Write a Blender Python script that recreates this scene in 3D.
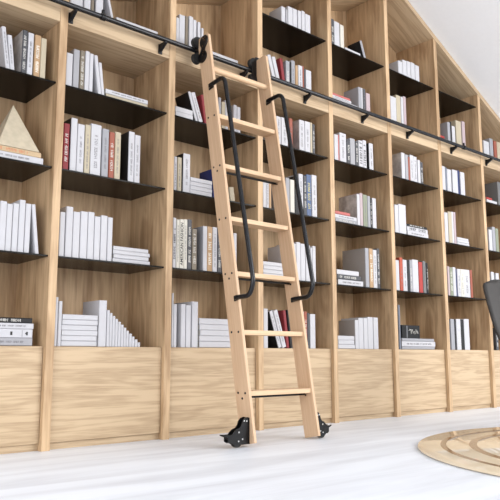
import bpy, bmesh, math, random
from mathutils import Vector, Matrix

# ------------------------------------------------------------------ camera, light, exposure
SC = bpy.context.scene
COL = SC.collection
for o in list(bpy.data.objects): bpy.data.objects.remove(o)

yaw, pit, rol = 0.715813, 0.154949, -0.000964
fwd = Vector((math.sin(yaw)*math.cos(pit), math.cos(yaw)*math.cos(pit), math.sin(pit)))
rgt = Vector((math.cos(yaw), -math.sin(yaw), 0)); upv = rgt.cross(fwd)
c_, s_ = math.cos(rol), math.sin(rol)
rgt, upv = c_*rgt + s_*upv, -s_*rgt + c_*upv
cd = bpy.data.cameras.new('camera'); cam = bpy.data.objects.new('camera', cd); COL.objects.link(cam)
cd.sensor_width = 36; cd.sensor_fit = 'HORIZONTAL'; cd.lens = 677.4/500*36; cd.clip_start = .02; cd.clip_end = 200
M = Matrix((rgt, upv, -fwd)).transposed().to_4x4(); M.translation = Vector((-1.1328, -2.7476, 0.3902))
cam.matrix_world = M
SC.camera = cam

w = bpy.data.worlds.new('daylight'); SC.world = w; w.use_nodes = True
bg = w.node_tree.nodes['Background']; bg.inputs['Color'].default_value = (.93, .96, 1, 1); bg.inputs['Strength'].default_value = 1.12

def area(name, loc, target, sx, sy, power, col=(1, 1, 1)):
    l = bpy.data.lights.new(name, 'AREA'); l.shape = 'RECTANGLE'; l.size = sx; l.size_y = sy; l.energy = power; l.color = col
    o = bpy.data.objects.new(name, l); COL.objects.link(o); o.location = loc
    o.rotation_euler = (Vector(target)-Vector(loc)).to_track_quat('-Z', 'Y').to_euler()
    return o
area('window_daylight', (4.2, -4.8, 2.2), (2.6, 0, 1.0), 4.5, 2.2, 205, (1, .99, .97))
area('added_left_fill', (-3.4, -2.2, 1.3), (1.6, .1, 1.2), 2.4, 2.0, 60, (1, .99, .98))  # added fill lamp, no real window: brightens the left-facing sides of the bays

SC.view_settings.view_transform = 'Standard'; SC.view_settings.look = 'None'
SC.view_settings.gamma = 1; SC.view_settings.use_curve_mapping = False
SC.view_settings.exposure = 0.34

# ------------------------------------------------------------------ materials
def lin(c): return tuple(((x/12.92) if x <= .04045 else ((x+.055)/1.055)**2.4) for x in c)
def srgb(r, g, b): return lin((r/255, g/255, b/255))
def newmat(name):
    m = bpy.data.materials.new(name); m.use_nodes = True
    return m, m.node_tree, m.node_tree.nodes['Principled BSDF']
_plain = {}
def plain(name, col, rough=.55, metal=0, vary=.03, spec=.4):
    if name in _plain: return _plain[name]
    m, t, b = newmat(name)
    n = t.nodes.new('ShaderNodeTexNoise'); n.inputs['Scale'].default_value = 35; n.inputs['Detail'].default_value = 3
    tc = t.nodes.new('ShaderNodeTexCoord'); t.links.new(tc.outputs['Object'], n.inputs['Vector'])
    r = t.nodes.new('ShaderNodeValToRGB')
    r.color_ramp.elements[0].position = .3; r.color_ramp.elements[1].position = .7
    r.color_ramp.elements[0].color = (*[x*(1-vary) for x in col], 1); r.color_ramp.elements[1].color = (*[min(1, x*(1+vary)) for x in col], 1)
    t.links.new(n.outputs['Fac'], r.inputs['Fac']); t.links.new(r.outputs['Color'], b.inputs['Base Color'])
    b.inputs['Roughness'].default_value = rough; b.inputs['Metallic'].default_value = metal
    b.inputs['Specular IOR Level'].default_value = spec
    _plain[name] = m; return m
def wood(name, dark, light, axis, fine=60, broad=5, rough=.5, stretch=.045, figure=.55, rings=0, ramp=(.33, .66), bst=.16):
    """oak: long fibres along one axis, with a broader figure"""
    m, t, b = newmat(name); N = t.nodes; L = t.links
    tc = N.new('ShaderNodeTexCoord'); oi = N.new('ShaderNodeObjectInfo')
    add = N.new('ShaderNodeVectorMath'); add.operation = 'ADD'
    mul = N.new('ShaderNodeVectorMath'); mul.operation = 'SCALE'; mul.inputs['Scale'].default_value = 7.3
    cmb = N.new('ShaderNodeCombineXYZ')
    for i in range(3): L.new(oi.outputs['Random'], cmb.inputs[i])
    L.new(cmb.outputs[0], mul.inputs[0]); L.new(tc.outputs['Object'], add.inputs[0]); L.new(mul.outputs[0], add.inputs[1])
    def noise(scale, st, detail, dist=0):
        mp = N.new('ShaderNodeMapping'); sc = [scale]*3; sc[axis] = scale*st; mp.inputs['Scale'].default_value = sc
        L.new(add.outputs[0], mp.inputs['Vector'])
        n = N.new('ShaderNodeTexNoise'); n.inputs['Scale'].default_value = 1; n.inputs['Detail'].default_value = detail
        n.inputs['Distortion'].default_value = dist; n.inputs['Roughness'].default_value = .6
        L.new(mp.outputs[0], n.inputs['Vector']); return n
    a = noise(fine, stretch, 4); c = noise(broad, bst, 3, .5)
    mx = N.new('ShaderNodeMix'); mx.data_type = 'FLOAT'; mx.inputs[0].default_value = figure
    L.new(a.outputs['Fac'], mx.inputs[2])
    if rings:
        wv = N.new('ShaderNodeMath'); wv.operation = 'MULTIPLY'; wv.inputs[1].default_value = rings
        sn = N.new('ShaderNodeMath'); sn.operation = 'SINE'
        md = N.new('ShaderNodeMath'); md.operation = 'MULTIPLY_ADD'; md.inputs[1].default_value = .22; md.inputs[2].default_value = .5
        L.new(c.outputs['Fac'], wv.inputs[0]); L.new(wv.outputs[0], sn.inputs[0]); L.new(sn.outputs[0], md.inputs[0]); L.new(md.outputs[0], mx.inputs[3])
    else: L.new(c.outputs['Fac'], mx.inputs[3])
    r = N.new('ShaderNodeValToRGB'); e = r.color_ramp.elements
    e[0].position = ramp[0]; e[1].position = ramp[1]; e[0].color = (*dark, 1); e[1].color = (*light, 1)
    L.new(mx.outputs[0], r.inputs['Fac']); L.new(r.outputs['Color'], b.inputs['Base Color'])
    b.inputs['Roughness'].default_value = rough; b.inputs['Specular IOR Level'].default_value = .3
    bp = N.new('ShaderNodeBump'); bp.inputs['Strength'].default_value = .08; bp.inputs['Distance'].default_value = .002
    L.new(a.outputs['Fac'], bp.inputs['Height']); L.new(bp.outputs[0], b.inputs['Normal'])
    return m
OD, OL = srgb(154, 123, 91), srgb(203, 173, 137)
oak_v = wood('oak_vertical_grain', OD, OL, 2, broad=11, figure=.5, rings=14)
oak_h = wood('oak_horizontal_grain', srgb(162, 137, 108), srgb(194, 170, 139), 0, rings=22, broad=19, fine=120, figure=.46, ramp=(.28, .56), bst=.06)
oak_d = wood('oak_depth_grain', OD, OL, 1)
beech = wood('beech', srgb(190, 156, 124), srgb(210, 180, 149), 2, fine=90, figure=.4)
beech_h = wood('beech_tread', srgb(198, 164, 130), srgb(216, 187, 154), 0, fine=90, figure=.4)
black_metal = plain('black_metal', (.012, .012, .013), .35, .6, .1, .5)
shelf_metal = plain('dark_shelf_metal', (.006, .0045, .0036), .25, 0, .1, .10)
tube_metal = plain('black_tube', (.03, .03, .032), .2, .8, .1, .5)
white_paint = plain('white_ceiling_paint', (.86, .86, .87), .8, 0, .01)
page_mat = plain('paper_pages', (.74, .71, .64), .9, 0, .04)
chair_mat = plain('dark_grey_shell', srgb(54, 51, 50), .6, 0, .05)
rubber = plain('black_rubber', (.015, .015, .015), .6)
steel = plain('bright_steel', (.6, .6, .6), .3, 1)

def floor_material():
    m, t, b = newmat('pale_streaked_floor'); N = t.nodes; L = t.links
    tc = N.new('ShaderNodeTexCoord'); mp = N.new('ShaderNodeMapping'); mp.inputs['Scale'].default_value = (.55, 5, 1)
    mp.inputs['Rotation'].default_value = (0, 0, .12)
    n = N.new('ShaderNodeTexNoise'); n.inputs['Scale'].default_value = 1.6; n.inputs['Detail'].default_value = 5; n.inputs['Distortion'].default_value = .6
    r = N.new('ShaderNodeValToRGB'); e = r.color_ramp.elements
    e[0].position = .3; e[0].color = (*srgb(204, 207, 214), 1); e[1].position = .6; e[1].color = (*srgb(229, 233, 240), 1)
    L.new(tc.outputs['Object'], mp.inputs[0]); L.new(mp.outputs[0], n.inputs['Vector']); L.new(n.outputs['Fac'], r.inputs[0]); L.new(r.outputs[0], b.inputs['Base Color'])
    b.inputs['Roughness'].default_value = .42; b.inputs['Specular IOR Level'].default_value = .35
    return m
def photo_material():
    m, t, b = newmat('printed_photo_cover'); N = t.nodes; L = t.links
    tc = N.new('ShaderNodeTexCoord'); n = N.new('ShaderNodeTexNoise'); n.inputs['Scale'].default_value = 22; n.inputs['Detail'].default_value = 4
    r = N.new('ShaderNodeValToRGB'); e = r.color_ramp.elements
    e[0].position = .35; e[0].color = (.30, .275, .265, 1); e[1].position = .62; e[1].color = (.5, .47, .45, 1)
    L.new(tc.outputs['Object'], n.inputs['Vector']); L.new(n.outputs['Fac'], r.inputs[0]); L.new(r.outputs[0], b.inputs['Base Color'])
    return m
def mat_disc():
    m, t, b = newmat('glossy_cream_disc'); N = t.nodes; L = t.links
    tc = N.new('ShaderNodeTexCoord'); n = N.new('ShaderNodeTexNoise'); n.inputs['Scale'].default_value = 3; n.inputs['Detail'].default_value = 3
    r = N.new('ShaderNodeValToRGB'); e = r.color_ramp.elements
    e[0].position = .35; e[0].color = (*srgb(222, 204, 176), 1); e[1].position = .65; e[1].color = (*srgb(234, 218, 192), 1)
    L.new(tc.outputs['Object'], n.inputs['Vector']); L.new(n.outputs['Fac'], r.inputs[0]); L.new(r.outputs[0], b.inputs['Base Color'])
    b.inputs['Roughness'].default_value = .03; b.inputs['IOR'].default_value = 1.5
    return m

# ------------------------------------------------------------------ geometry helpers
def link(name, bm, mat, parent=None, smooth=False, loc=None):
    me = bpy.data.meshes.new(name); bmesh.ops.recalc_face_normals(bm, faces=bm.faces); bm.to_mesh(me); bm.free()
    for m in (mat if isinstance(mat, (list, tuple)) else [mat]): me.materials.append(m)
    if smooth:
        for p in me.polygons: p.use_smooth = True
        me.set_sharp_from_angle(angle=math.radians(38))
    o = bpy.data.objects.new(name, me); COL.objects.link(o)
    if parent is not None: o.parent = parent
    if loc is not None: o.location = loc
    return o
def box(bm, x0, x1, y0, y1, z0, z1, bev=0):
    b2 = bm if not bev else bmesh.new()
    vs = [b2.verts.new((x, y, z)) for x in (x0, x1) for y in (y0, y1) for z in (z0, z1)]
    for f in ((0, 1, 3, 2), (4, 6, 7, 5), (0, 4, 5, 1), (2, 3, 7, 6), (0, 2, 6, 4), (1, 5, 7, 3)): b2.faces.new([vs[i] for i in f])
    if bev:
        bmesh.ops.bevel(b2, geom=list(b2.edges), offset=bev, segments=2, profile=.6, affect='EDGES')
        me = bpy.data.meshes.new('tmp'); b2.to_mesh(me); b2.free(); bm.from_mesh(me); bpy.data.meshes.remove(me)
    return bm
def bx(*a, bev=0): return box(bmesh.new(), *a, bev=bev)
def prism(bm, pts, axis, a0, a1):
    """extrude a 2-D outline along an axis (0: x, pts are (y,z); 1: y, pts are (x,z); 2: z, pts are (x,y))"""
    def P(p, a):
        return (a, p[0], p[1]) if axis == 0 else ((p[0], a, p[1]) if axis == 1 else (p[0], p[1], a))
    A = [bm.verts.new(P(p, a0)) for p in pts]; B = [bm.verts.new(P(p, a1)) for p in pts]
    n = len(pts); bm.faces.new(A[::-1]); bm.faces.new(B)
    for i in range(n): bm.faces.new((A[i], A[(i+1) % n], B[(i+1) % n], B[i]))
    return bm
def tube(bm, path, r, seg=12, closed_ends=True):
    path = [Vector(p) for p in path]; rings = []; prev = None
    for i, p in enumerate(path):
        d = (path[min(i+1, len(path)-1)]-path[max(i-1, 0)]).normalized()
        if prev is None:
            ref = Vector((0, 0, 1)) if abs(d.z) < .9 else Vector((1, 0, 0)); u = d.cross(ref).normalized()
        else: u = (prev - d*prev.dot(d)).normalized()
        prev = u; v = d.cross(u)
        rings.append([bm.verts.new(p + r*(math.cos(2*math.pi*k/seg)*u + math.sin(2*math.pi*k/seg)*v)) for k in range(seg)])
    for a, b in zip(rings, rings[1:]):
        for k in range(seg): bm.faces.new((a[k], a[(k+1) % seg], b[(k+1) % seg], b[k]))
    bm.faces.new(rings[0][::-1]); bm.faces.new(rings[-1])
    return bm
def cyl(bm, a, b, r, seg=20): return tube(bm, [a, b], r, seg)
def rounded(path, r, n=6):
    """round the corners of a polyline"""
    P = [Vector(p) for p in path]; out = [P[0]]
    for i in range(1, len(P)-1):
        a = (P[i-1]-P[i]); b = (P[i+1]-P[i]); rr = min(r, a.length*.48, b.length*.48)
        s = P[i]+a.normalized()*rr; e = P[i]+b.normalized()*rr
        for k in range(n+1):
            t = k/n; out.append((1-t)**2*s + 2*t*(1-t)*P[i] + t*t*e)
    out.append(P[-1]); return out
def empty(name, label, cat, loc=(0, 0, 0), rot=(0, 0, 0), group=None):
    o = bpy.data.objects.new(name, None); COL.objects.link(o); o.location = loc; o.rotation_euler = rot
    o.empty_display_size = .1
    return tag(o, label, cat, group)
def tag(o, label, cat, group=None):
    o['label'] = label; o['category'] = cat
    if group: o['group'] = group
    return o
def structure(o): o['kind'] = 'structure'; return o

# ------------------------------------------------------------------ roof line of the attic room
def under(x):      # underside of the sloped top boards
    return 2.542 + .32*(x-1.295) if x <= APEX else 2.94 - .494*(x-2.793)
APEX = (2.94 + .494*2.793 - 2.542 + .32*1.295)/(.32+.494)
TB = .04           # top board, measured upright
BACK = .345

# setting
fl = structure(link('floor', bx(-5, 9, -7, .5, -.05, 0), floor_material()))
CT = .003
xs = [-2.2, APEX, 6.0]
pts = [(x, under(x)+TB+CT) for x in xs] + [(x, under(x)+TB+CT+.08) for x in xs[::-1]]
structure(link('ceiling', prism(bmesh.new(), pts, 1, -1.9, .42), white_paint))
xw = [-2.2, APEX, 6.0]
structure(link('wall_back', prism(bmesh.new(), [(-2.2, 0)] + [(x, under(x)+TB+CT-.001) for x in xw] + [(6.0, 0)], 1, BACK+.022, BACK+.075), white_paint))

# ------------------------------------------------------------------ bookcase
UX = [-1.086, -.488, .1123, .7112, 1.3164, 1.9163, 2.5106, 3.1113, 3.7055, 4.304, 4.902]   # left faces of the uprights
TH = .038
Z = {'P': .432, 'C': .8235, 'B': 1.2185, 'A': 1.613, 'T': 1.998, 'D': 2.389}
case = empty('bookcase', 'wall-high light oak bookcase with black metal shelves under a sloping white ceiling', 'bookcase', (UX[1], 0, 0))
def cpart(name, bm, mat, smooth=False):
    bmesh.ops.translate(bm, verts=bm.verts, vec=(-UX[1], 0, 0)); return link(name, bm, mat, case, smooth)
for i in range(1, 10):
    x0, x1 = UX[i], UX[i]+TH
    top = [(x1, under(x1)-.0005), (x0, under(x0)-.0005)]
    if x0 < APEX < x1: top.insert(1, (APEX, under(APEX)-.0005))
    b = prism(bmesh.new(), [(x0, 0), (x1, 0)]+top, 1, 0, BACK)
    bmesh.ops.bevel(b, geom=[e for e in b.edges if abs(e.verts[0].co.y) < 1e-5 and abs(e.verts[1].co.y) < 1e-5 and abs(e.verts[0].co.z-e.verts[1].co.z) > .5], offset=.0012, segments=2, affect='EDGES')
    cpart('upright', b, oak_v)
xa, xb = UX[1], UX[9]+TH
for (p0, p1) in ((xa, APEX), (APEX, xb)):
    b = prism(bmesh.new(), [(p0, under(p0)), (p1, under(p1)), (p1, under(p1)+TB), (p0, under(p0)+TB)], 1, -.004, BACK)
    sl = math.atan2(under(p1)-under(p0), p1-p0)          # the board's own long axis follows the slope
    bmesh.ops.translate(b, verts=b.verts, vec=(-p0, 0, -under(p0))); bmesh.ops.rotate(b, verts=b.verts, cent=(0, 0, 0), matrix=Matrix.Rotation(sl, 3, 'Y'))
    o = link('sloping_top_board', b, oak_h, case); o.location = (p0-UX[1], 0, under(p0)); o.rotation_euler = (0, -sl, 0)
cpart('back_panel', prism(bmesh.new(), [(xa, .0), (xb, 0), (xb, under(xb)), (APEX, under(APEX)), (xa, under(xa))], 1, BACK+.0005, BACK+.02), oak_v)
for i in range(1, 9):
    x0, x1 = UX[i]+TH+.0005, UX[i+1]-.0005
    cpart('front_panel', bx(x0+.002, x1-.002, .022, .04, .03, Z['P']-.001, bev=.001), oak_h)
    cpart('plinth', bx(x0, x1, .034, .05, 0, .029), oak_h)
    cpart('cabinet_top', bx(x0, x1, .0405, BACK, Z['P']-.02, Z['P']), oak_d)
    cpart('middle_board', bx(x0, x1, .002, BACK, 1.898, Z['T'], bev=.0008), oak_h)
    for r in 'CBAD':
        if r == 'D' and not 4 <= i <= 7: continue
        zt = Z[r]
        s = cpart('shelf', bx(x0, x1, .016, BACK-.001, zt-.008, zt, bev=.0008), shelf_metal)
        s['label'] = 'thin black metal shelf'

# ------------------------------------------------------------------ book data, metres: S standing (x, width, height, lean, cloth, print, left cover), F flat (x, length, thickness, z, cloth, print)
BOOKS = [
 (0,'A',[
  ('S',-0.1134,0.019,0.1889,0.148,'white',1,''),
  ('S',-0.0933,0.0202,0.1581,0.127,'white',1,''),
  ('S',-0.0462,0.0226,0.2018,0.0,'charcoal',2,'photo'),
  ('S',-0.02,0.0265,0.1991,0.0,'white',1,''),
  ('S',0.0102,0.0278,0.1976,0.0,'tan',3,''),
  ('S',0.0388,0.0262,0.1913,0.0,'cream',0,''),
 ]),
 (0,'B',[
  ('F',-0.2077,0.2815,0.0306,1.2185,'white',1),
  ('F',-0.2077,0.2723,0.0245,1.2494,'peach',4),
 ]),
 (0,'C',[
  ('S',-0.1024,0.0284,0.2094,0.0,'white',0,''),
  ('S',-0.0731,0.0254,0.2019,0.0,'white',0,''),
  ('S',-0.0456,0.0249,0.2078,0.0,'white',0,''),
  ('S',-0.0194,0.0256,0.2265,0.0,'white',0,''),
  ('S',0.0084,0.0242,0.2146,0.0,'white',0,''),
  ('S',0.0583,0.0168,0.2152,0.117,'white',0,''),
 ]),
 (0,'P',[
  ('F',-0.1916,0.2559,0.0324,0.432,'pale',1),
  ('F',-0.1916,0.2559,0.0366,0.4647,'white',5),
  ('F',-0.1916,0.2594,0.0245,0.5016,'white',1),
  ('F',-0.1916,0.2533,0.0221,0.5263,'black',2),
 ]),
 (1,'A',[
  ('S',0.1632,0.0316,0.1605,0.0,'white',0,''),
  ('S',0.1993,0.0306,0.1896,0.0,'pale',0,''),
  ('S',0.2324,0.0228,0.1929,0.0,'taupe',2,''),
  ('S',0.2578,0.0221,0.1978,0.0,'white',0,''),
  ('S',0.2809,0.0197,0.1921,0.0,'white',0,''),
  ('S',0.3293,0.0183,0.1909,0.142,'white',0,''),
  ('S',0.3484,0.0163,0.161,0.132,'white',0,''),
  ('F',0.3728,0.2324,0.0188,1.613,'cream',0),
  ('F',0.3701,0.235,0.0229,1.6321,'white',1),
 ]),
 (1,'B',[
  ('S',0.1656,0.028,0.2156,0.0,'red',2,''),
  ('S',0.2009,0.0314,0.2503,0.0,'white',0,'black'),
  ('S',0.2333,0.0348,0.2281,0.0,'white',1,''),
  ('S',0.2712,0.0273,0.2329,0.0,'cream',1,''),
  ('S',0.3015,0.0545,0.2456,0.0,'white',1,''),
  ('S',0.3606,0.0346,0.2344,0.0,'silver',1,''),
  ('S',0.3974,0.0282,0.2253,0.0,'rust',2,''),
  ('S',0.4282,0.0323,0.2336,0.0,'cream',1,''),
  ('S',0.5027,0.0322,0.252,0.0,'white',1,'black'),
  ('S',0.5371,0.0326,0.2423,0.0,'white',1,''),
 ]),
 (1,'C',[
  ('S',0.1654,0.025,0.1997,0.0,'white',0,''),
  ('S',0.1951,0.0335,0.2293,0.0,'white',0,''),
  ('S',0.2296,0.033,0.2097,0.0,'white',0,''),
  ('S',0.265,0.035,0.2163,0.0,'white',0,''),
  ('S',0.302,0.032,0.2188,0.0,'white',0,''),
  ('S',0.336,0.0304,0.2025,0.0,'white',0,''),
  ('S',0.369,0.0329,0.2118,0.0,'white',0,''),
  ('S',0.4035,0.025,0.2068,0.0,'white',0,''),
  ('F',0.4348,0.2024,0.0182,0.8235,'white',0),
  ('F',0.439,0.1897,0.0192,0.842,'white',0),
  ('F',0.4348,0.1995,0.0192,0.8614,'white',0),
  ('F',0.4379,0.1907,0.0192,0.8809,'white',0),
 ]),
 (1,'P',[
  ('S',0.163,0.0124,0.2116,0.0,'white',0,''),
  ('S',0.1768,0.0171,0.1948,0.0,'white',0,''),
  ('F',0.1966,0.1703,0.0232,0.432,'white',0),
  ('F',0.1957,0.1692,0.0228,0.4555,'white',0),
  ('F',0.1966,0.1713,0.0229,0.4786,'white',0),
  ('F',0.1952,0.1707,0.0229,0.5017,'white',0),
  ('F',0.1966,0.1708,0.023,0.5249,'white',0),
  ('F',0.1962,0.1707,0.023,0.5482,'white',0),
  ('S',0.3734,0.0389,0.2087,0.0,'white',0,''),
  ('S',0.4148,0.014,0.1659,0.0,'white',0,''),
  ('S',0.4295,0.014,0.1531,0.0,'white',0,''),
  ('S',0.4441,0.0141,0.1401,0.0,'white',0,''),
  ('S',0.4588,0.0142,0.1271,0.0,'white',0,''),
  ('S',0.4737,0.0143,0.1141,0.0,'white',0,''),
  ('S',0.4886,0.0144,0.101,0.0,'white',0,''),
  ('S',0.5036,0.0145,0.0878,0.0,'white',0,''),
  ('S',0.5187,0.0146,0.0745,0.0,'white',0,''),
  ('S',0.5339,0.0147,0.0612,0.0,'white',0,''),
  ('S',0.5492,0.0148,0.0478,0.0,'white',0,''),
  ('S',0.5646,0.0149,0.0343,0.0,'white',0,''),
  ('S',0.5801,0.015,0.0208,0.0,'white',0,''),
 ]),
 (1,'T',[
  ('S',0.1708,0.0638,0.1642,0.0,'white',0,''),
  ('S',0.2397,0.0339,0.1863,0.0,'white',0,''),
  ('S',0.2762,0.0158,0.198,0.0,'taupe',0,''),
  ('S',0.3,0.0401,0.2056,0.0,'white',0,''),
  ('S',0.3914,0.0139,0.2084,0.246,'white',0,''),
  ('F',0.4168,0.2385,0.0398,1.998,'white',0),
 ]),
 (2,'A',[
  ('F',0.7727,0.1102,0.0271,1.613,'white',0),
  ('F',0.7727,0.1102,0.0283,1.6404,'white',0),
  ('S',0.9026,0.0155,0.1609,0.323,'white',0,'black'),
  ('S',0.9235,0.0268,0.1607,0.346,'white',1,''),
  ('S',0.9634,0.0219,0.1604,0.167,'red',0,''),
  ('S',1.0573,0.0174,0.175,0.0,'silver',0,''),
  ('S',1.0781,0.0231,0.1546,0.0,'cream',0,''),
  ('S',1.1033,0.0205,0.1697,0.0,'white',0,''),
  ('S',1.1259,0.0156,0.1582,0.0,'tan',0,''),
  ('S',1.163,0.0238,0.1589,0.0,'white',0,''),
  ('S',1.189,0.0247,0.1537,0.0,'white',0,''),
 ]),
 (2,'B',[
  ('S',0.7711,0.0184,0.1791,0.0,'white',1,''),
  ('S',0.7914,0.0248,0.1783,0.0,'cream',1,''),
  ('S',0.8256,0.0441,0.2058,0.0,'white',1,'black'),
  ('F',0.8722,0.1409,0.0225,1.2185,'white',0),
  ('F',0.8735,0.1416,0.022,1.2413,'white',0),
  ('F',0.8722,0.1409,0.022,1.2636,'white',0),
  ('F',0.8728,0.1416,0.0221,1.2859,'white',0),
  ('S',1.0211,0.0222,0.16,0.0,'navy',0,''),
  ('S',1.1433,0.0314,0.0777,0.14,'cream',0,''),
 ]),
 (2,'C',[
  ('S',0.7705,0.0193,0.255,0.0,'white',6,''),
  ('S',0.791,0.0188,0.2476,0.0,'ivory',1,''),
  ('S',0.811,0.0257,0.252,0.0,'ivory','AMERICAN FASHION',''),
  ('S',0.838,0.0216,0.2553,0.0,'ivory',1,''),
  ('S',0.8609,0.0262,0.2585,0.0,'charcoal',2,''),
  ('S',0.8902,0.0297,0.2123,0.0,'taupe',2,''),
  ('S',0.9583,0.0266,0.2345,0.0,'white',0,'silver'),
  ('S',0.9862,0.0341,0.2364,0.0,'tan',3,''),
  ('S',1.0222,0.0299,0.2372,0.0,'white',1,''),
  ('S',1.0554,0.0248,0.2358,0.0,'charcoal',2,''),
  ('S',1.1658,0.0209,0.222,0.0,'white',0,''),
 ]),
 (2,'P',[
  ('S',0.7713,0.01,0.2653,0.0,'white',0,''),
  ('S',0.7825,0.0196,0.2114,0.0,'white',0,''),
  ('S',0.8272,0.0272,0.2137,0.0,'white',0,''),
  ('S',0.8575,0.0306,0.2101,0.0,'white',0,''),
  ('S',0.8943,0.0373,0.2295,0.0,'white',0,''),
  ('F',0.9442,0.2367,0.0307,0.432,'white',0),
  ('F',0.9416,0.2392,0.0287,0.463,'white',0),
  ('F',0.9473,0.237,0.0283,0.492,'white',0),
  ('F',0.9429,0.238,0.0284,0.5206,'white',0),
  ('F',0.9416,0.242,0.031,0.5493,'white',0),
 ]),
 (2,'T',[
  ('S',0.7672,0.0191,0.1568,0.0,'white',0,''),
  ('S',0.7882,0.0367,0.1825,0.0,'white',0,''),
  ('S',0.8281,0.0176,0.1875,0.0,'taupe',0,''),
  ('S',0.8509,0.0263,0.1937,0.0,'white',0,''),
  ('S',0.8792,0.0219,0.1834,0.0,'white',0,''),
  ('S',0.9104,0.0188,0.1817,0.0,'white',0,''),
  ('S',0.9339,0.0149,0.1525,0.0,'white',0,''),
  ('F',0.9986,0.1924,0.0411,1.998,'white',0),
 ]),
 (3,'A',[
  ('S',1.4876,0.0379,0.1717,0.0,'white',1,''),
  ('S',1.5295,0.0532,0.174,0.0,'white',1,''),
  ('S',1.5952,0.0283,0.1832,0.0,'rust',1,''),
  ('S',1.6793,0.0455,0.1942,0.0,'white',1,'photo'),
  ('S',1.7265,0.0462,0.1958,0.0,'white',1,''),
  ('S',1.7744,0.0176,0.1974,0.0,'cream',0,''),
  ('S',1.7929,0.0222,0.1921,0.0,'charcoal',2,''),
 ]),
 (3,'B',[
  ('S',1.3792,0.0245,0.1587,0.0,'white',0,''),
  ('S',1.406,0.0208,0.1634,0.0,'white',1,''),
  ('S',1.4291,0.0171,0.1674,0.0,'tan',0,''),
  ('S',1.5596,0.0325,0.2048,0.0,'silver',0,''),
  ('S',1.5954,0.0354,0.1998,0.0,'ivory',0,''),
  ('S',1.6341,0.03,0.2273,0.0,'black',0,''),
  ('S',1.6699,0.0362,0.2488,0.0,'white',1,''),
  ('S',1.7078,0.0255,0.2439,0.0,'charcoal',2,''),
  ('S',1.7359,0.0405,0.2564,0.0,'blue',7,''),
  ('S',1.779,0.0437,0.2614,0.0,'white',1,''),
 ]),
 (3,'C',[
  ('F',1.3794,0.1649,0.0221,0.8235,'white',0),
  ('F',1.3794,0.1617,0.0222,0.8459,'white',0),
  ('F',1.3809,0.1634,0.0222,0.8684,'white',0),
  ('F',1.3794,0.1633,0.0223,0.8909,'white',0),
  ('S',1.5522,0.0279,0.1981,0.0,'white',0,''),
  ('S',1.6164,0.0212,0.2139,0.0,'white',0,''),
  ('S',1.6408,0.0346,0.2255,0.0,'white',0,''),
  ('S',1.6779,0.0383,0.2206,0.0,'white',0,''),
  ('S',1.7196,0.038,0.2161,0.0,'white',0,''),
  ('S',1.7601,0.0145,0.2053,0.0,'white',0,''),
  ('S',1.7763,0.0275,0.2162,0.0,'white',0,''),
 ]),
 (3,'D',[
  ('S',1.5367,0.032,0.1052,0.0,'white',0,''),
  ('S',1.5721,0.0178,0.0982,0.0,'pale',0,''),
  ('S',1.5916,0.0403,0.125,0.0,'white',0,''),
  ('S',1.6353,0.0382,0.1275,0.0,'white',0,''),
  ('S',1.6788,0.0299,0.1297,0.0,'white',0,''),
  ('S',1.7122,0.0284,0.1383,0.0,'white',0,''),
  ('S',1.7442,0.0468,0.1294,0.0,'white',0,''),
 ]),
 (3,'P',[
  ('S',1.3802,0.0319,0.216,0.0,'white',0,''),
  ('S',1.493,0.0241,0.2126,0.327,'white',1,'black'),
  ('S',1.5223,0.031,0.2165,0.323,'white',1,''),
  ('S',1.5574,0.0211,0.2131,0.128,'red',0,''),
  ('S',1.5841,0.0126,0.2169,0.114,'black',0,''),
  ('S',1.6831,0.0164,0.2122,0.0,'white',0,''),
  ('S',1.7011,0.0231,0.213,0.0,'rust',2,''),
  ('S',1.7259,0.0191,0.2053,0.0,'charcoal',0,''),
  ('S',1.7476,0.0438,0.2003,0.0,'white',0,''),
 ]),
 (3,'T',[
  ('S',1.4646,0.0271,0.1539,0.294,'white',0,''),
  ('S',1.4954,0.0291,0.1503,0.281,'white',0,''),
  ('S',1.5422,0.0246,0.1567,0.158,'red',0,''),
  ('S',1.5713,0.0319,0.1563,0.0,'silver',2,''),
  ('S',1.6057,0.0101,0.1562,0.0,'black',0,''),
  ('S',1.6175,0.0306,0.1727,0.0,'silver',1,''),
  ('S',1.6516,0.0215,0.1505,0.0,'tan',0,''),
  ('S',1.6756,0.0364,0.1576,0.0,'white',1,''),
  ('S',1.7129,0.0114,0.1621,0.0,'rust',0,''),
  ('S',1.7261,0.0158,0.1496,0.0,'charcoal',0,''),
  ('S',1.7436,0.0479,0.1481,0.0,'white',0,''),
 ]),
 (4,'A',[
  ('S',1.9924,0.0368,0.1715,0.0,'white',0,''),
  ('S',2.0301,0.0095,0.1736,0.0,'salmon',0,''),
  ('S',2.0415,0.0635,0.193,0.0,'white',1,''),
  ('S',2.1109,0.0323,0.1543,0.0,'charcoal',2,''),
  ('S',2.1461,0.0475,0.1789,0.0,'pale',0,''),
  ('S',2.1966,0.0291,0.1694,0.0,'charcoal',2,''),
  ('S',2.2287,0.0405,0.1811,0.0,'white',6,''),
  ('S',2.2743,0.0369,0.1927,0.0,'white',6,''),
  ('S',2.3382,0.0418,0.1853,0.0,'white',1,'black'),
 ]),
 (4,'B',[
  ('F',1.9869,0.2053,0.0233,1.2185,'silver',2),
  ('F',1.9869,0.2073,0.026,1.2421,'white',1),
  ('F',1.9869,0.14,0.0194,1.2684,'salmon',0),
  ('S',2.2001,0.0278,0.2071,0.0,'white',0,'photo'),
  ('S',2.2299,0.028,0.2195,0.0,'blush',0,''),
  ('S',2.2619,0.0415,0.2146,0.0,'sage',1,''),
  ('S',2.3055,0.0276,0.2113,0.0,'silver',0,''),
  ('S',2.3341,0.0196,0.2022,0.0,'black',2,''),
  ('S',2.3568,0.0385,0.2055,0.0,'white',0,''),
 ]),
 (4,'C',[
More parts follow.
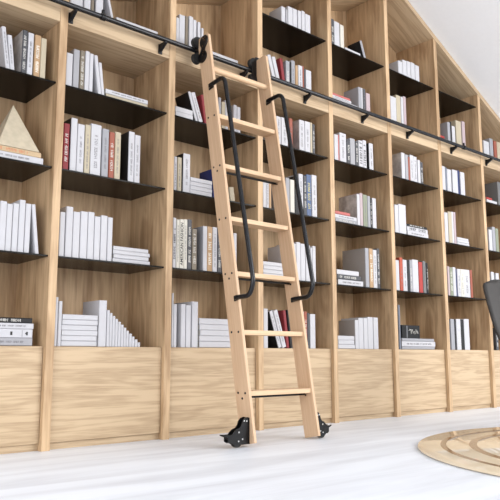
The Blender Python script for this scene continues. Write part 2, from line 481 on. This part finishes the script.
  ('F',2.0033,0.2382,0.0347,0.8235,'white',1),
  ('F',1.9922,0.2266,0.029,0.8585,'charcoal',2),
  ('F',1.9922,0.208,0.0303,0.8879,'white',0),
  ('S',2.2663,0.036,0.2554,0.0,'silver',0,'greige'),
  ('S',2.3063,0.0375,0.2564,0.0,'tan',3,''),
  ('S',2.3469,0.0379,0.2519,0.0,'white',1,''),
  ('S',2.3879,0.028,0.2642,0.0,'charcoal',2,''),
 ]),
 (4,'D',[
  ('S',1.983,0.0299,0.1789,0.0,'charcoal',2,''),
  ('S',2.0158,0.0517,0.1733,0.0,'white',0,''),
  ('S',2.0724,0.0366,0.1666,0.0,'ivory',0,''),
  ('F',2.124,0.1533,0.0259,2.389,'white',0),
  ('S',2.3172,0.0219,0.1252,0.355,'silver',0,'black'),
 ]),
 (4,'P',[
  ('F',1.99,0.1546,0.0261,0.432,'white',0),
  ('F',1.99,0.147,0.0261,0.4584,'white',0),
  ('F',1.99,0.1508,0.0262,0.4848,'white',0),
  ('S',2.1483,0.0334,0.1787,0.0,'white',0,'greige'),
  ('S',2.1836,0.0454,0.1924,0.0,'white',0,''),
  ('S',2.232,0.0392,0.1941,0.0,'white',0,''),
  ('S',2.2741,0.0517,0.202,0.0,'white',0,''),
  ('S',2.3288,0.0475,0.2008,0.0,'white',0,''),
 ]),
 (4,'T',[
  ('F',1.9783,0.2504,0.0303,1.998,'white',1),
  ('F',1.9783,0.1868,0.0179,2.0286,'white',1),
  ('F',1.9783,0.1818,0.0165,2.0468,'salmon',0),
  ('S',2.2399,0.0318,0.1685,0.0,'silver',0,''),
  ('S',2.2728,0.0145,0.1707,0.0,'white',0,''),
  ('S',2.2893,0.0291,0.1709,0.0,'charcoal',1,''),
  ('S',2.3237,0.0421,0.1502,0.0,'blush',0,''),
 ]),
 (5,'A',[
  ('S',2.6946,0.0393,0.1917,0.0,'white',0,'photo'),
  ('S',2.7362,0.0327,0.1858,0.0,'pale',0,''),
  ('S',2.7701,0.02,0.174,0.0,'rust',0,''),
  ('S',2.7924,0.0415,0.1935,0.0,'white',1,''),
  ('S',2.8352,0.0408,0.1908,0.0,'white',1,''),
  ('S',2.8857,0.0316,0.1744,0.0,'white',0,''),
  ('S',2.9197,0.0319,0.1659,0.0,'charcoal',2,''),
 ]),
 (5,'B',[
  ('S',2.5932,0.0412,0.196,0.0,'white',0,''),
  ('S',2.6377,0.0816,0.2066,0.0,'white',0,''),
  ('F',2.7331,0.245,0.0333,1.2185,'white',1),
  ('F',2.7331,0.2425,0.0304,1.2521,'white',6),
  ('F',2.7331,0.2327,0.016,1.2828,'black',2),
 ]),
 (5,'C',[
  ('S',2.5865,0.0374,0.2061,0.0,'white',0,''),
  ('S',2.6283,0.0333,0.2274,0.0,'orange',1,''),
  ('S',2.6639,0.045,0.2158,0.0,'white',1,''),
  ('S',2.7111,0.0307,0.2182,0.0,'black',0,''),
  ('S',2.7441,0.0275,0.2212,0.0,'silver',2,''),
  ('S',2.7751,0.0687,0.2277,0.0,'white',0,''),
  ('S',2.8485,0.0438,0.2175,0.0,'scarlet',0,''),
  ('S',2.8982,0.0347,0.2274,0.0,'grey',1,''),
  ('S',2.9366,0.0181,0.2172,0.0,'black',2,''),
 ]),
 (5,'D',[
  ('S',2.6954,0.0495,0.1011,0.0,'white',0,''),
  ('S',2.7485,0.0478,0.1235,0.0,'white',0,''),
  ('S',2.7999,0.0436,0.1291,0.0,'white',0,''),
  ('S',2.8484,0.0491,0.1343,0.0,'white',0,''),
  ('S',2.9024,0.0498,0.1284,0.0,'white',0,''),
 ]),
 (5,'P',[
  ('S',2.5959,0.0185,0.2942,0.0,'slate',1,''),
  ('F',2.6264,0.3773,0.019,0.432,'silver',0),
  ('F',2.6264,0.3846,0.0353,0.4513,'white',1),
  ('F',2.6264,0.3676,0.019,0.4869,'silver',0),
 ]),
 (5,'T',[
  ('S',2.5865,0.0659,0.1968,0.0,'white',0,''),
  ('S',2.657,0.0509,0.2231,0.0,'cream',0,''),
  ('S',2.7102,0.0257,0.2221,0.0,'white',0,''),
  ('S',2.7383,0.0306,0.2326,0.0,'blush',0,''),
 ]),
 (6,'A',[
  ('S',3.1931,0.0409,0.1872,0.0,'white',0,''),
  ('S',3.2366,0.0199,0.1841,0.0,'slate',0,''),
  ('S',3.2605,0.0537,0.1765,0.0,'white',0,''),
  ('S',3.3319,0.0713,0.1853,0.0,'white',0,''),
  ('S',3.4059,0.0222,0.1919,0.0,'navy',0,''),
  ('S',3.4421,0.0591,0.1864,0.0,'white',0,''),
 ]),
 (6,'B',[
  ('S',3.1982,0.0445,0.2268,0.0,'white',0,''),
  ('S',3.2454,0.0451,0.2381,0.0,'cream',0,''),
  ('S',3.2932,0.0241,0.2434,0.0,'white',0,''),
  ('S',3.32,0.027,0.2446,0.0,'blush',0,''),
  ('F',3.3564,0.1676,0.0195,1.2185,'white',0),
  ('F',3.3537,0.1633,0.0195,1.2383,'white',0),
  ('F',3.3564,0.1535,0.0188,1.2581,'white',0),
 ]),
 (6,'C',[
  ('S',3.2051,0.026,0.2156,0.0,'blush',0,''),
  ('S',3.2337,0.0367,0.212,0.0,'sage',2,''),
  ('S',3.273,0.0371,0.2154,0.0,'white',0,''),
  ('S',3.3127,0.0133,0.2059,0.0,'navy',0,''),
  ('S',3.3301,0.043,0.2074,0.0,'white',1,''),
  ('S',3.3758,0.0422,0.209,0.0,'ivory',1,''),
  ('S',3.4207,0.0844,0.2112,0.0,'white',1,''),
  ('S',3.5079,0.0281,0.2146,0.0,'rust',0,''),
 ]),
 (6,'P',[
  ('S',3.1921,0.018,0.2139,0.0,'charcoal',0,''),
  ('S',3.2126,0.0479,0.2219,0.0,'silver',0,''),
  ('S',3.2632,0.0196,0.2237,0.0,'black',0,''),
  ('S',3.2867,0.0568,0.2245,0.0,'white',2,''),
  ('S',3.3462,0.0402,0.2229,0.0,'black',0,''),
  ('S',3.3891,0.068,0.2281,0.0,'white',0,''),
 ]),
 (6,'T',[
  ('F',3.1876,0.0935,0.0257,1.998,'white',0),
  ('F',3.1876,0.0598,0.0177,2.024,'scarlet',0),
  ('S',3.2933,0.0354,0.17,0.0,'silver',0,''),
  ('S',3.3315,0.0192,0.1804,0.0,'black',0,''),
  ('S',3.3562,0.0415,0.1533,0.0,'white',0,''),
  ('S',3.4158,0.0733,0.2131,0.0,'cream',0,''),
  ('S',3.5034,0.0416,0.2258,0.0,'blush',0,''),
 ]),
 (7,'A',[
  ('F',3.8177,0.159,0.028,1.613,'white',0),
  ('F',3.8177,0.0881,0.0186,1.6413,'scarlet',0),
  ('S',4.0005,0.0563,0.2027,0.0,'grey',0,''),
 ]),
 (7,'B',[
  ('S',3.8204,0.049,0.1727,0.0,'white',0,''),
  ('S',3.8725,0.0449,0.2005,0.0,'silver',0,''),
  ('S',3.9251,0.0439,0.1946,0.0,'sage',0,''),
 ]),
 (7,'C',[
  ('S',3.8161,0.0425,0.2239,0.0,'white',0,''),
  ('S',3.8892,0.0464,0.2201,0.0,'white',0,''),
 ]),
 (7,'P',[
  ('S',3.8383,0.0379,0.1728,0.0,'charcoal',2,''),
 ]),
 (7,'T',[
  ('S',3.8161,0.0839,0.134,0.0,'white',0,''),
  ('S',3.9157,0.0523,0.1742,0.0,'silver',0,''),
  ('S',3.9791,0.0482,0.166,0.0,'rust',0,''),
  ('S',4.0306,0.0783,0.1683,0.0,'cream',0,''),
 ]),
]
PYZ = 1.2747   # top of the flat books under the pyramid
BXX = 2.6381

# ------------------------------------------------------------------ rail
RY, RZ, RR = -.045, 1.9655, .0125
rail = empty('ladder_rail', 'long black round metal rail on brackets along the front of the bookcase', 'rail', (UX[1]+.2, 0, RZ))
def rpart(name, bm, mat, smooth=True):
    bmesh.ops.translate(bm, verts=bm.verts, vec=(-(UX[1]+.2), 0, -RZ)); return link(name, bm, mat, rail, smooth)
rpart('tube', cyl(bmesh.new(), (UX[1]+.2, RY, RZ), (4.42, RY, RZ), RR, 20), tube_metal)
for x in (-.31, .1614, .652, 1.1913, 1.6977, 2.2373, 2.7288, 3.2815, 3.7854, 4.25):
    b = bmesh.new()
    box(b, x-.011, x+.011, -.0055, -.0003, RZ-.062, RZ-.012, bev=.0012)         # plate on the board
    prism(b, [(-.0045, RZ-.052), (-.0045, RZ-.0125), (RY-.010, RZ-.0125), (RY-.010, RZ-.021)], 0, x-.007, x+.007)   # arm
    cyl(b, (x, -.0054, RZ-.050), (x, -.0105, RZ-.050), .006, 12)
    rpart('bracket', b, black_metal)
for x in (.302, 3.391):
    b = bmesh.new(); cyl(b, (x-.011, RY, RZ), (x+.011, RY, RZ), .0165, 20); box(b, x-.006, x+.006, RY-.006, RY+.006, RZ+.012, RZ+.036, bev=.0015)
    rpart('collar', b, black_metal)

# ------------------------------------------------------------------ ladder (built upright in its own frame, then leaned)
LA = math.radians(9.97); LX = .8537; LF = -.490; LB = .018
lad = empty('library_ladder', 'light beech library ladder with six flat treads leaning on the black rail', 'ladder', (LX, LF, LB), (-LA, 0, 0))
# local frame: x to the right, y from the front edge (0) to the rear edge (.09), z along the stiles
RX = 1.2539-LX; TK = .017; DP = .091; LEN = 2.055
def loc_of(y, z):      # world (y, z) -> ladder frame
    dy, dz = y-LF, z-LB
    return (dy*math.cos(LA)-dz*math.sin(LA), dy*math.sin(LA)+dz*math.cos(LA))
for x in (0, RX):
    b = prism(bmesh.new(), [(0, .0), (DP, -.0), (DP, LEN-.012), (DP-.012, LEN), (.012, LEN), (0, LEN-.012)], 0, x, x+TK)
    bmesh.ops.bevel(b, geom=list(b.edges), offset=.0015, segments=2, affect='EDGES')
    link('stile', b, beech, lad)
TZ = [.2385, .5085, .781, 1.049, 1.318, 1.586]
for k, zt in enumerate(TZ):
    y, z = loc_of(LF+math.tan(LA)*(zt-LB), zt-.0015)
    # treads stay level while the ladder leans: build them tilted in the ladder frame
    b = bx(TK+.0003, RX-.0003, .002, .082, -.0215, 0, bev=.0015)
    bmesh.ops.rotate(b, verts=b.verts, cent=(0, 0, 0), matrix=Matrix.Rotation(LA, 3, 'X'))
    bmesh.ops.translate(b, verts=b.verts, vec=(0, .0045, z))
    link('tread', b, beech_h, lad)
    three = k in (0, 2, 4)
    if three:
        c = bmesh.new(); cyl(c, (TK+.0003, .056, z-.020), (RX-.0003, .056, z-.020), .0055, 12)
        link('support_rod', c, black_metal, lad, True)
    for sy, sz in ((.022, -.006), (.070, .002)) + (((.046, -.026),) if three else ()):
        for xx, d in ((0, -1), (RX, -1)):
            c = bmesh.new(); cyl(c, (xx+.0002, sy, z+sz), (xx-.0016, sy, z+sz), .0052, 12); link('screw', c, rubber, lad, True)
ty, tz = .03, 1.862
b = bmesh.new(); cyl(b, (TK+.0003, .034, tz), (RX-.0003, .034, tz), .0155, 20); link('top_rung', b, beech_h, lad, True)

# hand rails
for x in (0, RX):
    b = bmesh.new(); hx = -.014
    P = [(x+hx, *loc_of(*q)) for q in (((-.385, .653), (-.478, .655), (-.503, .715), (-.289, 1.748), (-.180, 1.733)) if x == 0 else
                                       ((-.350, .669), (-.455, .673), (-.486, .725), (-.280, 1.764), (-.172, 1.756)))]
    tube(b, rounded(P, .045, 8), .011, 14)
    h = link('hand_rail', b, tube_metal, lad, True)
    for q in (P[0], P[-1]):
        c = bmesh.new(); _, qy, qz = q
        box(c, x-.0055, x-.0004, qy-.008, qy+.030, qz-.011, qz+.011, bev=.001)
        box(c, x+hx-.006, x-.005, qy-.006, qy+.012, qz-.009, qz+.009, bev=.001)
        pl = link('mounting_plate', c, black_metal, h)
        for dy in (.022,):
            s = bmesh.new(); cyl(s, (x-.0054, qy+dy, qz), (x-.0072, qy+dy, qz), .0035, 10); link('screw', s, steel, pl, True)

# roller hardware at the rail, on the left face of each stile
ry, rz = loc_of(RY, RZ)
def rot_in(b):   # parts given in world-aligned coordinates around the rail point -> ladder frame
    bmesh.ops.rotate(b, verts=b.verts, cent=(0, 0, 0), matrix=Matrix.Rotation(LA, 3, 'X')); return b
for x, hh in ((0, 0), (RX, 1)):
    R1, R2 = .031, .029
    b = bmesh.new()
    # butterfly-shaped side plate, in the y-z plane
    out = []
    for k in range(48):
        a = 2*math.pi*k/48
        yy, zz = math.cos(a), math.sin(a)
        q = .033**2-(.040*yy)**2; rr = max(.015/max(abs(yy), .3), .040*abs(zz)+math.sqrt(q)) if q > 0 else .015/max(abs(yy), .3)
        out.append((-.042 + yy*rr + (-.008 if zz > 0 else .004)*abs(zz), -.008 + zz*rr))
    if hh: prism(b, [(-.034, -.040), (.022, -.040), (.022, .082), (-.006, .082), (-.012, .060), (-.034, .044)], 1, -.0165, -.0125)
    else: prism(b, [(u-.012, v) for u, v in out], 0, -.0062, -.0004)
    bmesh.ops.bevel(b, geom=list(b.edges), offset=.0008, segments=1, affect='EDGES')
    rot_in(b); bmesh.ops.translate(b, verts=b.verts, vec=(x, ry, rz))
    pl = link('roller_plate', b, black_metal, lad)
    for dz, r in ((RR+R1+.0004, R1), (-RR-R2-.0004, R2)):
        c = bmesh.new(); cx = -.003 - .010*hh
        # grooved wheel, axle along the depth
        prof = [(-.012, r), (-.007, r), (0, r-.004), (.007, r), (.012, r)]
        rings = []
        for py, pr in prof:
            rings.append([c.verts.new((cx+pr*math.cos(2*math.pi*k/24), py, dz+pr*math.sin(2*math.pi*k/24))) for k in range(24)])
        for p, q in zip(rings, rings[1:]):
            for k in range(24): c.faces.new((p[k], p[(k+1) % 24], q[(k+1) % 24], q[k]))
        c.faces.new(rings[0][::-1]); c.faces.new(rings[-1])
        rot_in(c); bmesh.ops.translate(c, verts=c.verts, vec=(x, ry, rz)); link('rail_wheel', c, rubber, pl, True)
    for (dy, dz) in ((-.048, .046), (-.040, .052), (-.056, .036), (-.046, -.030), (-.054, -.022), (-.044, -.042), (-.040, .008), (-.060, .050)):
        c = bmesh.new(); dy -= .012
        if hh: cyl(c, (-.012+(dy+.06)*.8, -.0164, dz), (-.012+(dy+.06)*.8, -.0182, dz), .0032, 10)
        else: cyl(c, (-.0060, dy, dz), (-.0078, dy, dz), .0032, 10); rot_in(c); bmesh.ops.translate(c, verts=c.verts, vec=(x, ry, rz)); s = link('rivet', c, plain('bronze_rivet', (.18, .10, .05), .35, .8), pl, True)

# castors: curved cheek plates with a wheel, on the outer side of each stile
def castor(x, sgn):
    # outline in (x, z) going outwards from the stile, world-aligned, z measured from the floor
    O = [(0, .012), (0, .124), (.012, .1265), (.028, .122), (.040, .110), (.046, .094), (.056, .083), (.074, .078), (.088, .068), (.098, .058), (.124, .058), (.141, .060), (.141, .055), (.118, .047), (.118, .030), (.106, .022), (.094, .022), (.080, .014)]
    kx = 1 if sgn < 0 else .78
    O = [(px*kx, pz) for px, pz in O]
    b = bmesh.new()
    prism(b, [(sgn*px, pz) for px, pz in O], 1, .032, .036)
    prism(b, [(sgn*px, pz) for px, pz in O], 1, .058, .062)
    box(b, *(sorted((sgn*.0004, sgn*.004))), .030, .064, .012, .124)
    box(b, *(sorted((sgn*.100*kx, sgn*.118*kx))), .036, .058, .040, .048)
    bmesh.ops.translate(b, verts=b.verts, vec=(0, 0, -LB)); rot2(b); bmesh.ops.translate(b, verts=b.verts, vec=(x, 0, 0))
    pl = link('castor_plate', b, black_metal, lad)
    c = bmesh.new(); wx = sgn*.062*kx; cyl(c, (wx, .038, .0285), (wx, .056, .0285), .0265, 28)
    bmesh.ops.translate(c, verts=c.verts, vec=(0, 0, -LB)); rot2(c); bmesh.ops.translate(c, verts=c.verts, vec=(x, 0, 0))
    link('castor_wheel', c, rubber, pl, True)
    for dx, dz in ((.016, .110), (.030, .112), (.060, .066), (.040, .036), (.062, .0285)):
        s = bmesh.new(); cyl(s, (sgn*dx*kx, .0318, dz), (sgn*dx*kx, .0295, dz), .0034, 10)
        bmesh.ops.translate(s, verts=s.verts, vec=(0, 0, -LB)); rot2(s); bmesh.ops.translate(s, verts=s.verts, vec=(x, 0, 0))
        link('rivet', s, steel, pl, True)
def rot2(b): bmesh.ops.rotate(b, verts=b.verts, cent=(0, 0, 0), matrix=Matrix.Rotation(LA, 3, 'X'))
castor(0, -1); castor(RX+TK, 1)

# ------------------------------------------------------------------ books
COLS = {  # rgb, word
 'white': (srgb(185, 184, 188), 'white'), 'pale': (srgb(153, 152, 156), 'off-white'), 'ivory': (srgb(196, 192, 182), 'ivory'),
 'cream': (srgb(174, 163, 141), 'cream'), 'tan': (srgb(169, 138, 105), 'tan'), 'peach': (srgb(182, 157, 124), 'peach'),
 'taupe': (srgb(120, 110, 96), 'taupe'), 'silver': (srgb(148, 148, 153), 'silver grey'), 'grey': (srgb(105, 105, 105), 'mid-grey'),
 'charcoal': (srgb(72, 72, 76), 'charcoal'), 'black': (srgb(24, 23, 25), 'black'), 'red': (srgb(126, 40, 46), 'crimson'),
 'scarlet': (srgb(160, 53, 48), 'scarlet'), 'orange': (srgb(169, 76, 53), 'orange-red'), 'salmon': (srgb(175, 96, 91), 'salmon'),
 'rust': (srgb(144, 79, 62), 'rust'), 'navy': (srgb(34, 44, 92), 'navy'), 'blue': (srgb(79, 95, 127), 'blue patterned'),
 'blush': (srgb(172, 155, 158), 'pale pink'), 'sage': (srgb(129, 134, 115), 'sage'), 'slate': (srgb(110, 115, 127), 'slate blue'),
 'greige': (srgb(151, 146, 143), 'greige')}
def cm(c): return plain('book_cloth_'+c, COLS[c][0], .5, 0, .02, .3)
photo = photo_material()
def leftmat(c): return photo if c == 'photo' else cm(c)
def book_mesh(w, h, d, mats):
    """cover as one wrapped sheet: left board, rounded spine, right board"""
    b = bmesh.new(); t = min(.0022, w*.18); c = min(.0035, w*.25)
    out = [(0, d), (0, c), (c*.35, c*.3), (c, 0), (w-c, 0), (w-c*.35, c*.3), (w, c), (w, d)]
    inn = [(w-t, d), (w-t, c+t*.4), (t, c+t*.4), (t, d)]
    pts = out+inn
    A = [b.verts.new((x, y, 0)) for x, y in pts]; B = [b.verts.new((x, y, h)) for x, y in pts]; n = len(pts)
    for i in range(n):
        f = b.faces.new((A[i], A[(i+1) % n], B[(i+1) % n], B[i]))
        if i == 0 and len(mats) > 1: f.material_index = 1
    for V, up in ((A, 0), (B, 1)):   # rim faces, split so every face stays convex
        for q in ((0, 1, 10, 11), (1, 2, 3, 10), (3, 4, 9, 10), (4, 5, 6, 9), (6, 7, 8, 9)):
            b.faces.new([V[i] for i in q])
    return b
def text_mesh(s):
    cu = bpy.data.curves.new('txt', 'FONT'); cu.body = s; cu.align_x = 'CENTER'; cu.align_y = 'CENTER'; cu.size = 1; cu.offset = .018
    o = bpy.data.objects.new('txt', cu); COL.objects.link(o)
    dg = bpy.context.evaluated_depsgraph_get(); me = bpy.data.meshes.new_from_object(o.evaluated_get(dg))
    bpy.data.objects.remove(o); return me
def lettering(w, h, style, rnd):
    """small printed strokes along the spine"""
    b = bmesh.new(); y0, y1 = -.0006, .0002
    def q(u0, u1, v0, v1):     # u along the spine, v across
        box(b, v0, v1, y0, y1, u0, u1)
    cw = w*(.27 if style in (1,) else (.5 if style != 6 else .6)); gl = cw*(.55 if style != 6 else .7)
    u = h*rnd.uniform(.1, .2); end = h*rnd.uniform(.72, .9); c0 = w/2-cw/2
    while u < end:
        for k in range(rnd.randint(3, 8)):
            if u > end: break
            kind = rnd.randint(0, 3); th = gl*.24
            if kind != 3: q(u, u+th, c0, c0+cw)
            if kind in (0, 2): q(u+gl*.45, u+gl*.45+th, c0, c0+cw*rnd.choice((.5, 1)))
            if kind in (0, 1): q(u+th, u+gl*.6, c0+cw*.4, c0+cw*.58)
            if kind == 3: q(u, u+gl*.65, c0, c0+cw*.22); q(u, u+gl*.65, c0+cw*.78, c0+cw); q(u, u+th, c0, c0+cw)
            u += gl
        u += gl*rnd.uniform(.8, 2.5)
    return b
INK = {1: plain('grey_ink', (.2, .19, .2), .7), 2: plain('pale_ink', (.62, .6, .56), .7), 3: plain('cream_ink', (.8, .76, .68), .7),
       4: plain('orange_ink', (.55, .2, .1), .7), 5: plain('black_ink', (.03, .03, .03), .7), 6: plain('black_ink', (.03, .03, .03), .7), 7: plain('yellow_ink', (.6, .52, .2), .7)}
ROWN = {'P': 'bottom row', 'C': 'second row up', 'B': 'third row up', 'A': 'fourth row up', 'T': 'row behind rail', 'D': 'top row'}
BAYN = ['leftmost bay', 'second bay', 'third bay', 'fourth bay', 'fifth bay', 'sixth bay', 'seventh bay', 'rightmost bay']
ORD = ['first', 'second', 'third', 'fourth', 'fifth', 'sixth', 'seventh', 'eighth', 'ninth', 'tenth', 'eleventh', 'twelfth', 'thirteenth', 'fourteenth', 'fifteenth', 'sixteenth', 'seventeenth']
for (bay, row, rows) in BOOKS:
    rnd = random.Random(bay*31+ord(row)); zb = Z[row]+.0003
    ups = sum(1 for r in rows if r[0] == 'S'); flats = sum(1 for r in rows if r[0] == 'F'); iu = jf = 0
    for r in rows:
        if r[0] == 'S':
            _, X, w_, h_, lean, col, ti, cov = r; d = min(.2, max(.11, h_*.76)); iu += 1
            adj = 'slim' if w_ < .017 else ('thick' if w_ > .029 else '')
            lb = ' '.join(x for x in (adj, COLS[col][0] and COLS[col][1], 'book', 'leaning left' if lean > .1 else 'upright') if x)
            lb += ', %s standing from left, %s, %s' % (ORD[iu-1], ROWN[row], BAYN[bay])
            o = link('book', book_mesh(w_, h_, d, [cm(col)]+([leftmat(cov)] if cov else [])), [cm(col)]+([leftmat(cov)] if cov else []))
            o.location = (X, .026+rnd.uniform(0, .004), zb); o.rotation_euler = (0, -lean, 0)
        else:
            _, X, L_, t_, z_, col, ti = r; w_, h_ = t_, L_; d = .17; jf += 1
            place = 'only one' if flats == 1 else ('lowest' if jf == 1 else ('topmost' if jf == flats else ORD[jf-1]+' up'))
            lb = '%s book lying flat, %s of its pile, %s, %s' % (COLS[col][1], place, ROWN[row], BAYN[bay])
            if flats == 1: lb = '%s book lying flat alone, %s, %s' % (COLS[col][1], ROWN[row], BAYN[bay])
            o = link('book', book_mesh(w_, h_, d, [cm(col)]), cm(col))
            o.location = (X, .0265+rnd.uniform(0, .005), z_+.0003+w_); o.rotation_euler = (0, math.pi/2, 0)
        tag(o, lb, 'book', 'books in the %s of the %s' % (ROWN[row], BAYN[bay]))
        t = min(.0022, w_*.18)
        link('page_block', bx(t+.0002, w_-t-.0002, min(.0035, w_*.25)+t, d-.003, .003, h_-.003), page_mat, o)
        if isinstance(ti, str):
            me = text_mesh(ti); ink = INK[5]; me.materials.append(ink); k = h_*.86/max(v.co.x for v in me.vertices)/2
            for v in me.vertices: v.co = Vector((w_/2 - v.co.y*min(k*1.25, w_*.95), -.0005, h_/2 + v.co.x*k))
            s = bpy.data.objects.new('spine_title', me); COL.objects.link(s); s.parent = o
        elif ti == 5:
            b = bmesh.new(); y0, y1 = -.0006, .0002
            box(b, w_*.12, w_*.88, y0, y1, h_-.045, h_-.0440)
            prism(b, [(w_*.3, h_-.020), (w_*.3, h_-.026), (w_*.5, h_-.032), (w_*.7, h_-.026), (w_*.7, h_-.020), (w_*.55, h_-.027), (w_*.55, h_-.033), (w_*.45, h_-.033), (w_*.45, h_-.027)][:5], 1, y0, y1)
            box(b, w_*.3, w_*.7, y0, y1, h_-.095, h_-.0860); link('spine_title', b, INK[5], o)
        elif ti:
            link('spine_title', lettering(w_, h_, ti, rnd), INK[ti], o)

# ------------------------------------------------------------------ other things on the shelves
stone = plain('pale_travertine', srgb(184, 172, 150), .7, 0, .10)
b = bmesh.new(); cx, cy, hw = -.036, .120, .092
V = [b.verts.new(p) for p in ((cx-hw, cy-hw, 0), (cx+hw, cy-hw, 0), (cx+hw, cy+hw, 0), (cx-hw, cy+hw, 0))]; ap = b.verts.new((cx, cy, .222))
b.faces.new(V[::-1])
for i in range(4): b.faces.new((V[i], V[(i+1) % 4], ap))
bmesh.ops.bevel(b, geom=list(b.edges), offset=.001, segments=1, affect='EDGES')
bmesh.ops.translate(b, verts=b.verts, vec=(-cx, -cy, 0))
tag(link('pyramid_ornament', b, stone, loc=(cx, cy, PYZ)), 'pale beige stone pyramid standing on two flat books in the leftmost bay', 'ornament')

bz = max(r[4]+r[3] for r in [q for (a, c, q) in BOOKS if a == 5 and c == 'P'][0] if r[0] == 'F')+.0006
o = link('decorative_box', bx(0, .200, 0, .12, 0, .088, bev=.0015), plain('black_card', (.008, .008, .009), .5, 0, .03, .2), loc=(BXX, .034, bz))
tag(o, 'small black box with pale scribbled marks on the flat books, sixth bay', 'box')
b = bmesh.new(); rnd = random.Random(5); pts = []
for k in range(26):
    pts.append((.075+.0042*k, -.0004, .046+rnd.uniform(-.018, .018)))
tube(b, pts, .0016, 5); link('lettering', b, INK[2], o)
link('band', bx(.048, .060, -.0008, .0004, .003, .085), plain('grey_card', (.12, .12, .13), .4), o)

# ------------------------------------------------------------------ round disc on the floor
disc = empty('round_mat', 'large round glossy cream mat with brown rings on the pale floor', 'mat', (2.0, -1.80, 0))
def lathe(bm, prof, seg=128):
    rings = [[bm.verts.new((r*math.cos(2*math.pi*k/seg), r*math.sin(2*math.pi*k/seg), z)) for k in range(seg)] for r, z in prof]
    for p, q in zip(rings, rings[1:]):
        for k in range(seg): bm.faces.new((p[k], p[(k+1) % seg], q[(k+1) % seg], q[k]))
    bm.faces.new(rings[0][::-1]); bm.faces.new(rings[-1]); return bm
link('mat_body', lathe(bmesh.new(), [(1.045, .0005), (1.049, .003), (1.050, .006), (1.049, .009), (1.045, .012)]), mat_disc(), disc, True)
brown = plain('brown_ring', srgb(104, 76, 52), .12, 0, .05, .5)
for r0, r1 in ((.930, .954), (.803, .835)):
    b = bmesh.new(); seg = 128
    R = [[b.verts.new((r*math.cos(2*math.pi*k/seg), r*math.sin(2*math.pi*k/seg), z)) for k in range(seg)] for r, z in ((r0, .0121), (r0, .0125), (r1, .0125), (r1, .0121))]
    for i in range(4):
        p, q = R[i], R[(i+1) % 4]
        for k in range(seg): b.faces.new((p[k], p[(k+1) % seg], q[(k+1) % seg], q[k]))
    link('brown_ring', b, brown, disc, True)

# ------------------------------------------------------------------ chair
ch = empty('shell_chair', 'dark grey moulded shell chair standing on the round mat at the right edge', 'chair', (2.525, -.95, .0125), (0, 0, math.atan2(-.656, .754)+.0))
# local: x across the back (camera right), -y to the front, z up
b = bmesh.new(); NU, NV = 24, 40; G = []
def spline(t, K):
    n = len(K)-1; f = t*n; i = min(int(f), n-1); u = f-i
    p0, p1, p2, p3 = K[max(i-1, 0)], K[i], K[i+1], K[min(i+2, n)]
    return .5*((2*p1)+(-p0+p2)*u+(2*p0-5*p1+4*p2-p3)*u*u+(-p0+3*p1-3*p2+p3)*u**3)
KY = [-.42, -.36, -.22, -.08, -.01, .03, .06, .085, .10]
KZ = [.395, .415, .405, .395, .425, .51, .62, .72, .803]
KW = [.17, .20, .22, .225, .225, .236, .248, .258, .262]
KC = [.02, .03, .05, .06, .06, .05, .04, .035, .03]   # how far the sides curl up / forward
for j in range(NV+1):
    t = j/NV; y, z, w2, cu = (spline(t, K) for K in (KY, KZ, KW, KC)); dy = spline(min(1, t+.01), KY)-spline(max(0, t-.01), KY); dz = spline(min(1, t+.01), KZ)-spline(max(0, t-.01), KZ)
    l = math.hypot(dy, dz); n = (-dz/l, dy/l)      # towards the sitter
    e = 1
    if t > .93: e = (1-((t-.93)/.07)**2.6)**.5*.22+.78
    if t < .07: e = (1-((.07-t)/.07)**2.6)**.5*.22+.78
    row = []
    for i in range(NU+1):
        u = 2*i/NU-1; k = cu*abs(u)**2.2
        row.append(b.verts.new((u*w2*e, y+n[0]*k, z+n[1]*k - (0.012*abs(u)**6 if t > .93 else 0))))
    G.append(row)
for j in range(NV):
    for i in range(NU): b.faces.new((G[j][i], G[j][i+1], G[j+1][i+1], G[j+1][i]))
so = link('seat_shell', b, chair_mat, ch, True); sm = so.modifiers.new('thickness', 'SOLIDIFY'); sm.thickness = .014; sm.offset = 0
b = bmesh.new(); box(b, -.12, .12, -.30, -.06, .368, .380, bev=.003); link('seat_frame', b, black_metal, ch)
for sx, sy in ((-1, -1), (1, -1), (-1, 1), (1, 1)):
    b = bmesh.new(); a = Vector((sx*.10, -.18+sy*.10, .369)); e = Vector((sx*.215, -.18+sy*.21, .0005)); rings = []
    for k in range(9):
        t = k/8; c = a.lerp(e, t); r = .015-.006*t
        rings.append([b.verts.new(c+Vector((r*math.cos(q*math.pi/6), r*math.sin(q*math.pi/6), 0))) for q in range(12)])
    for p, q in zip(rings, rings[1:]):
        for k in range(12): b.faces.new((p[k], p[(k+1) % 12], q[(k+1) % 12], q[k]))
    b.faces.new(rings[0][::-1]); b.faces.new(rings[-1]); link('leg', b, beech, ch, True)
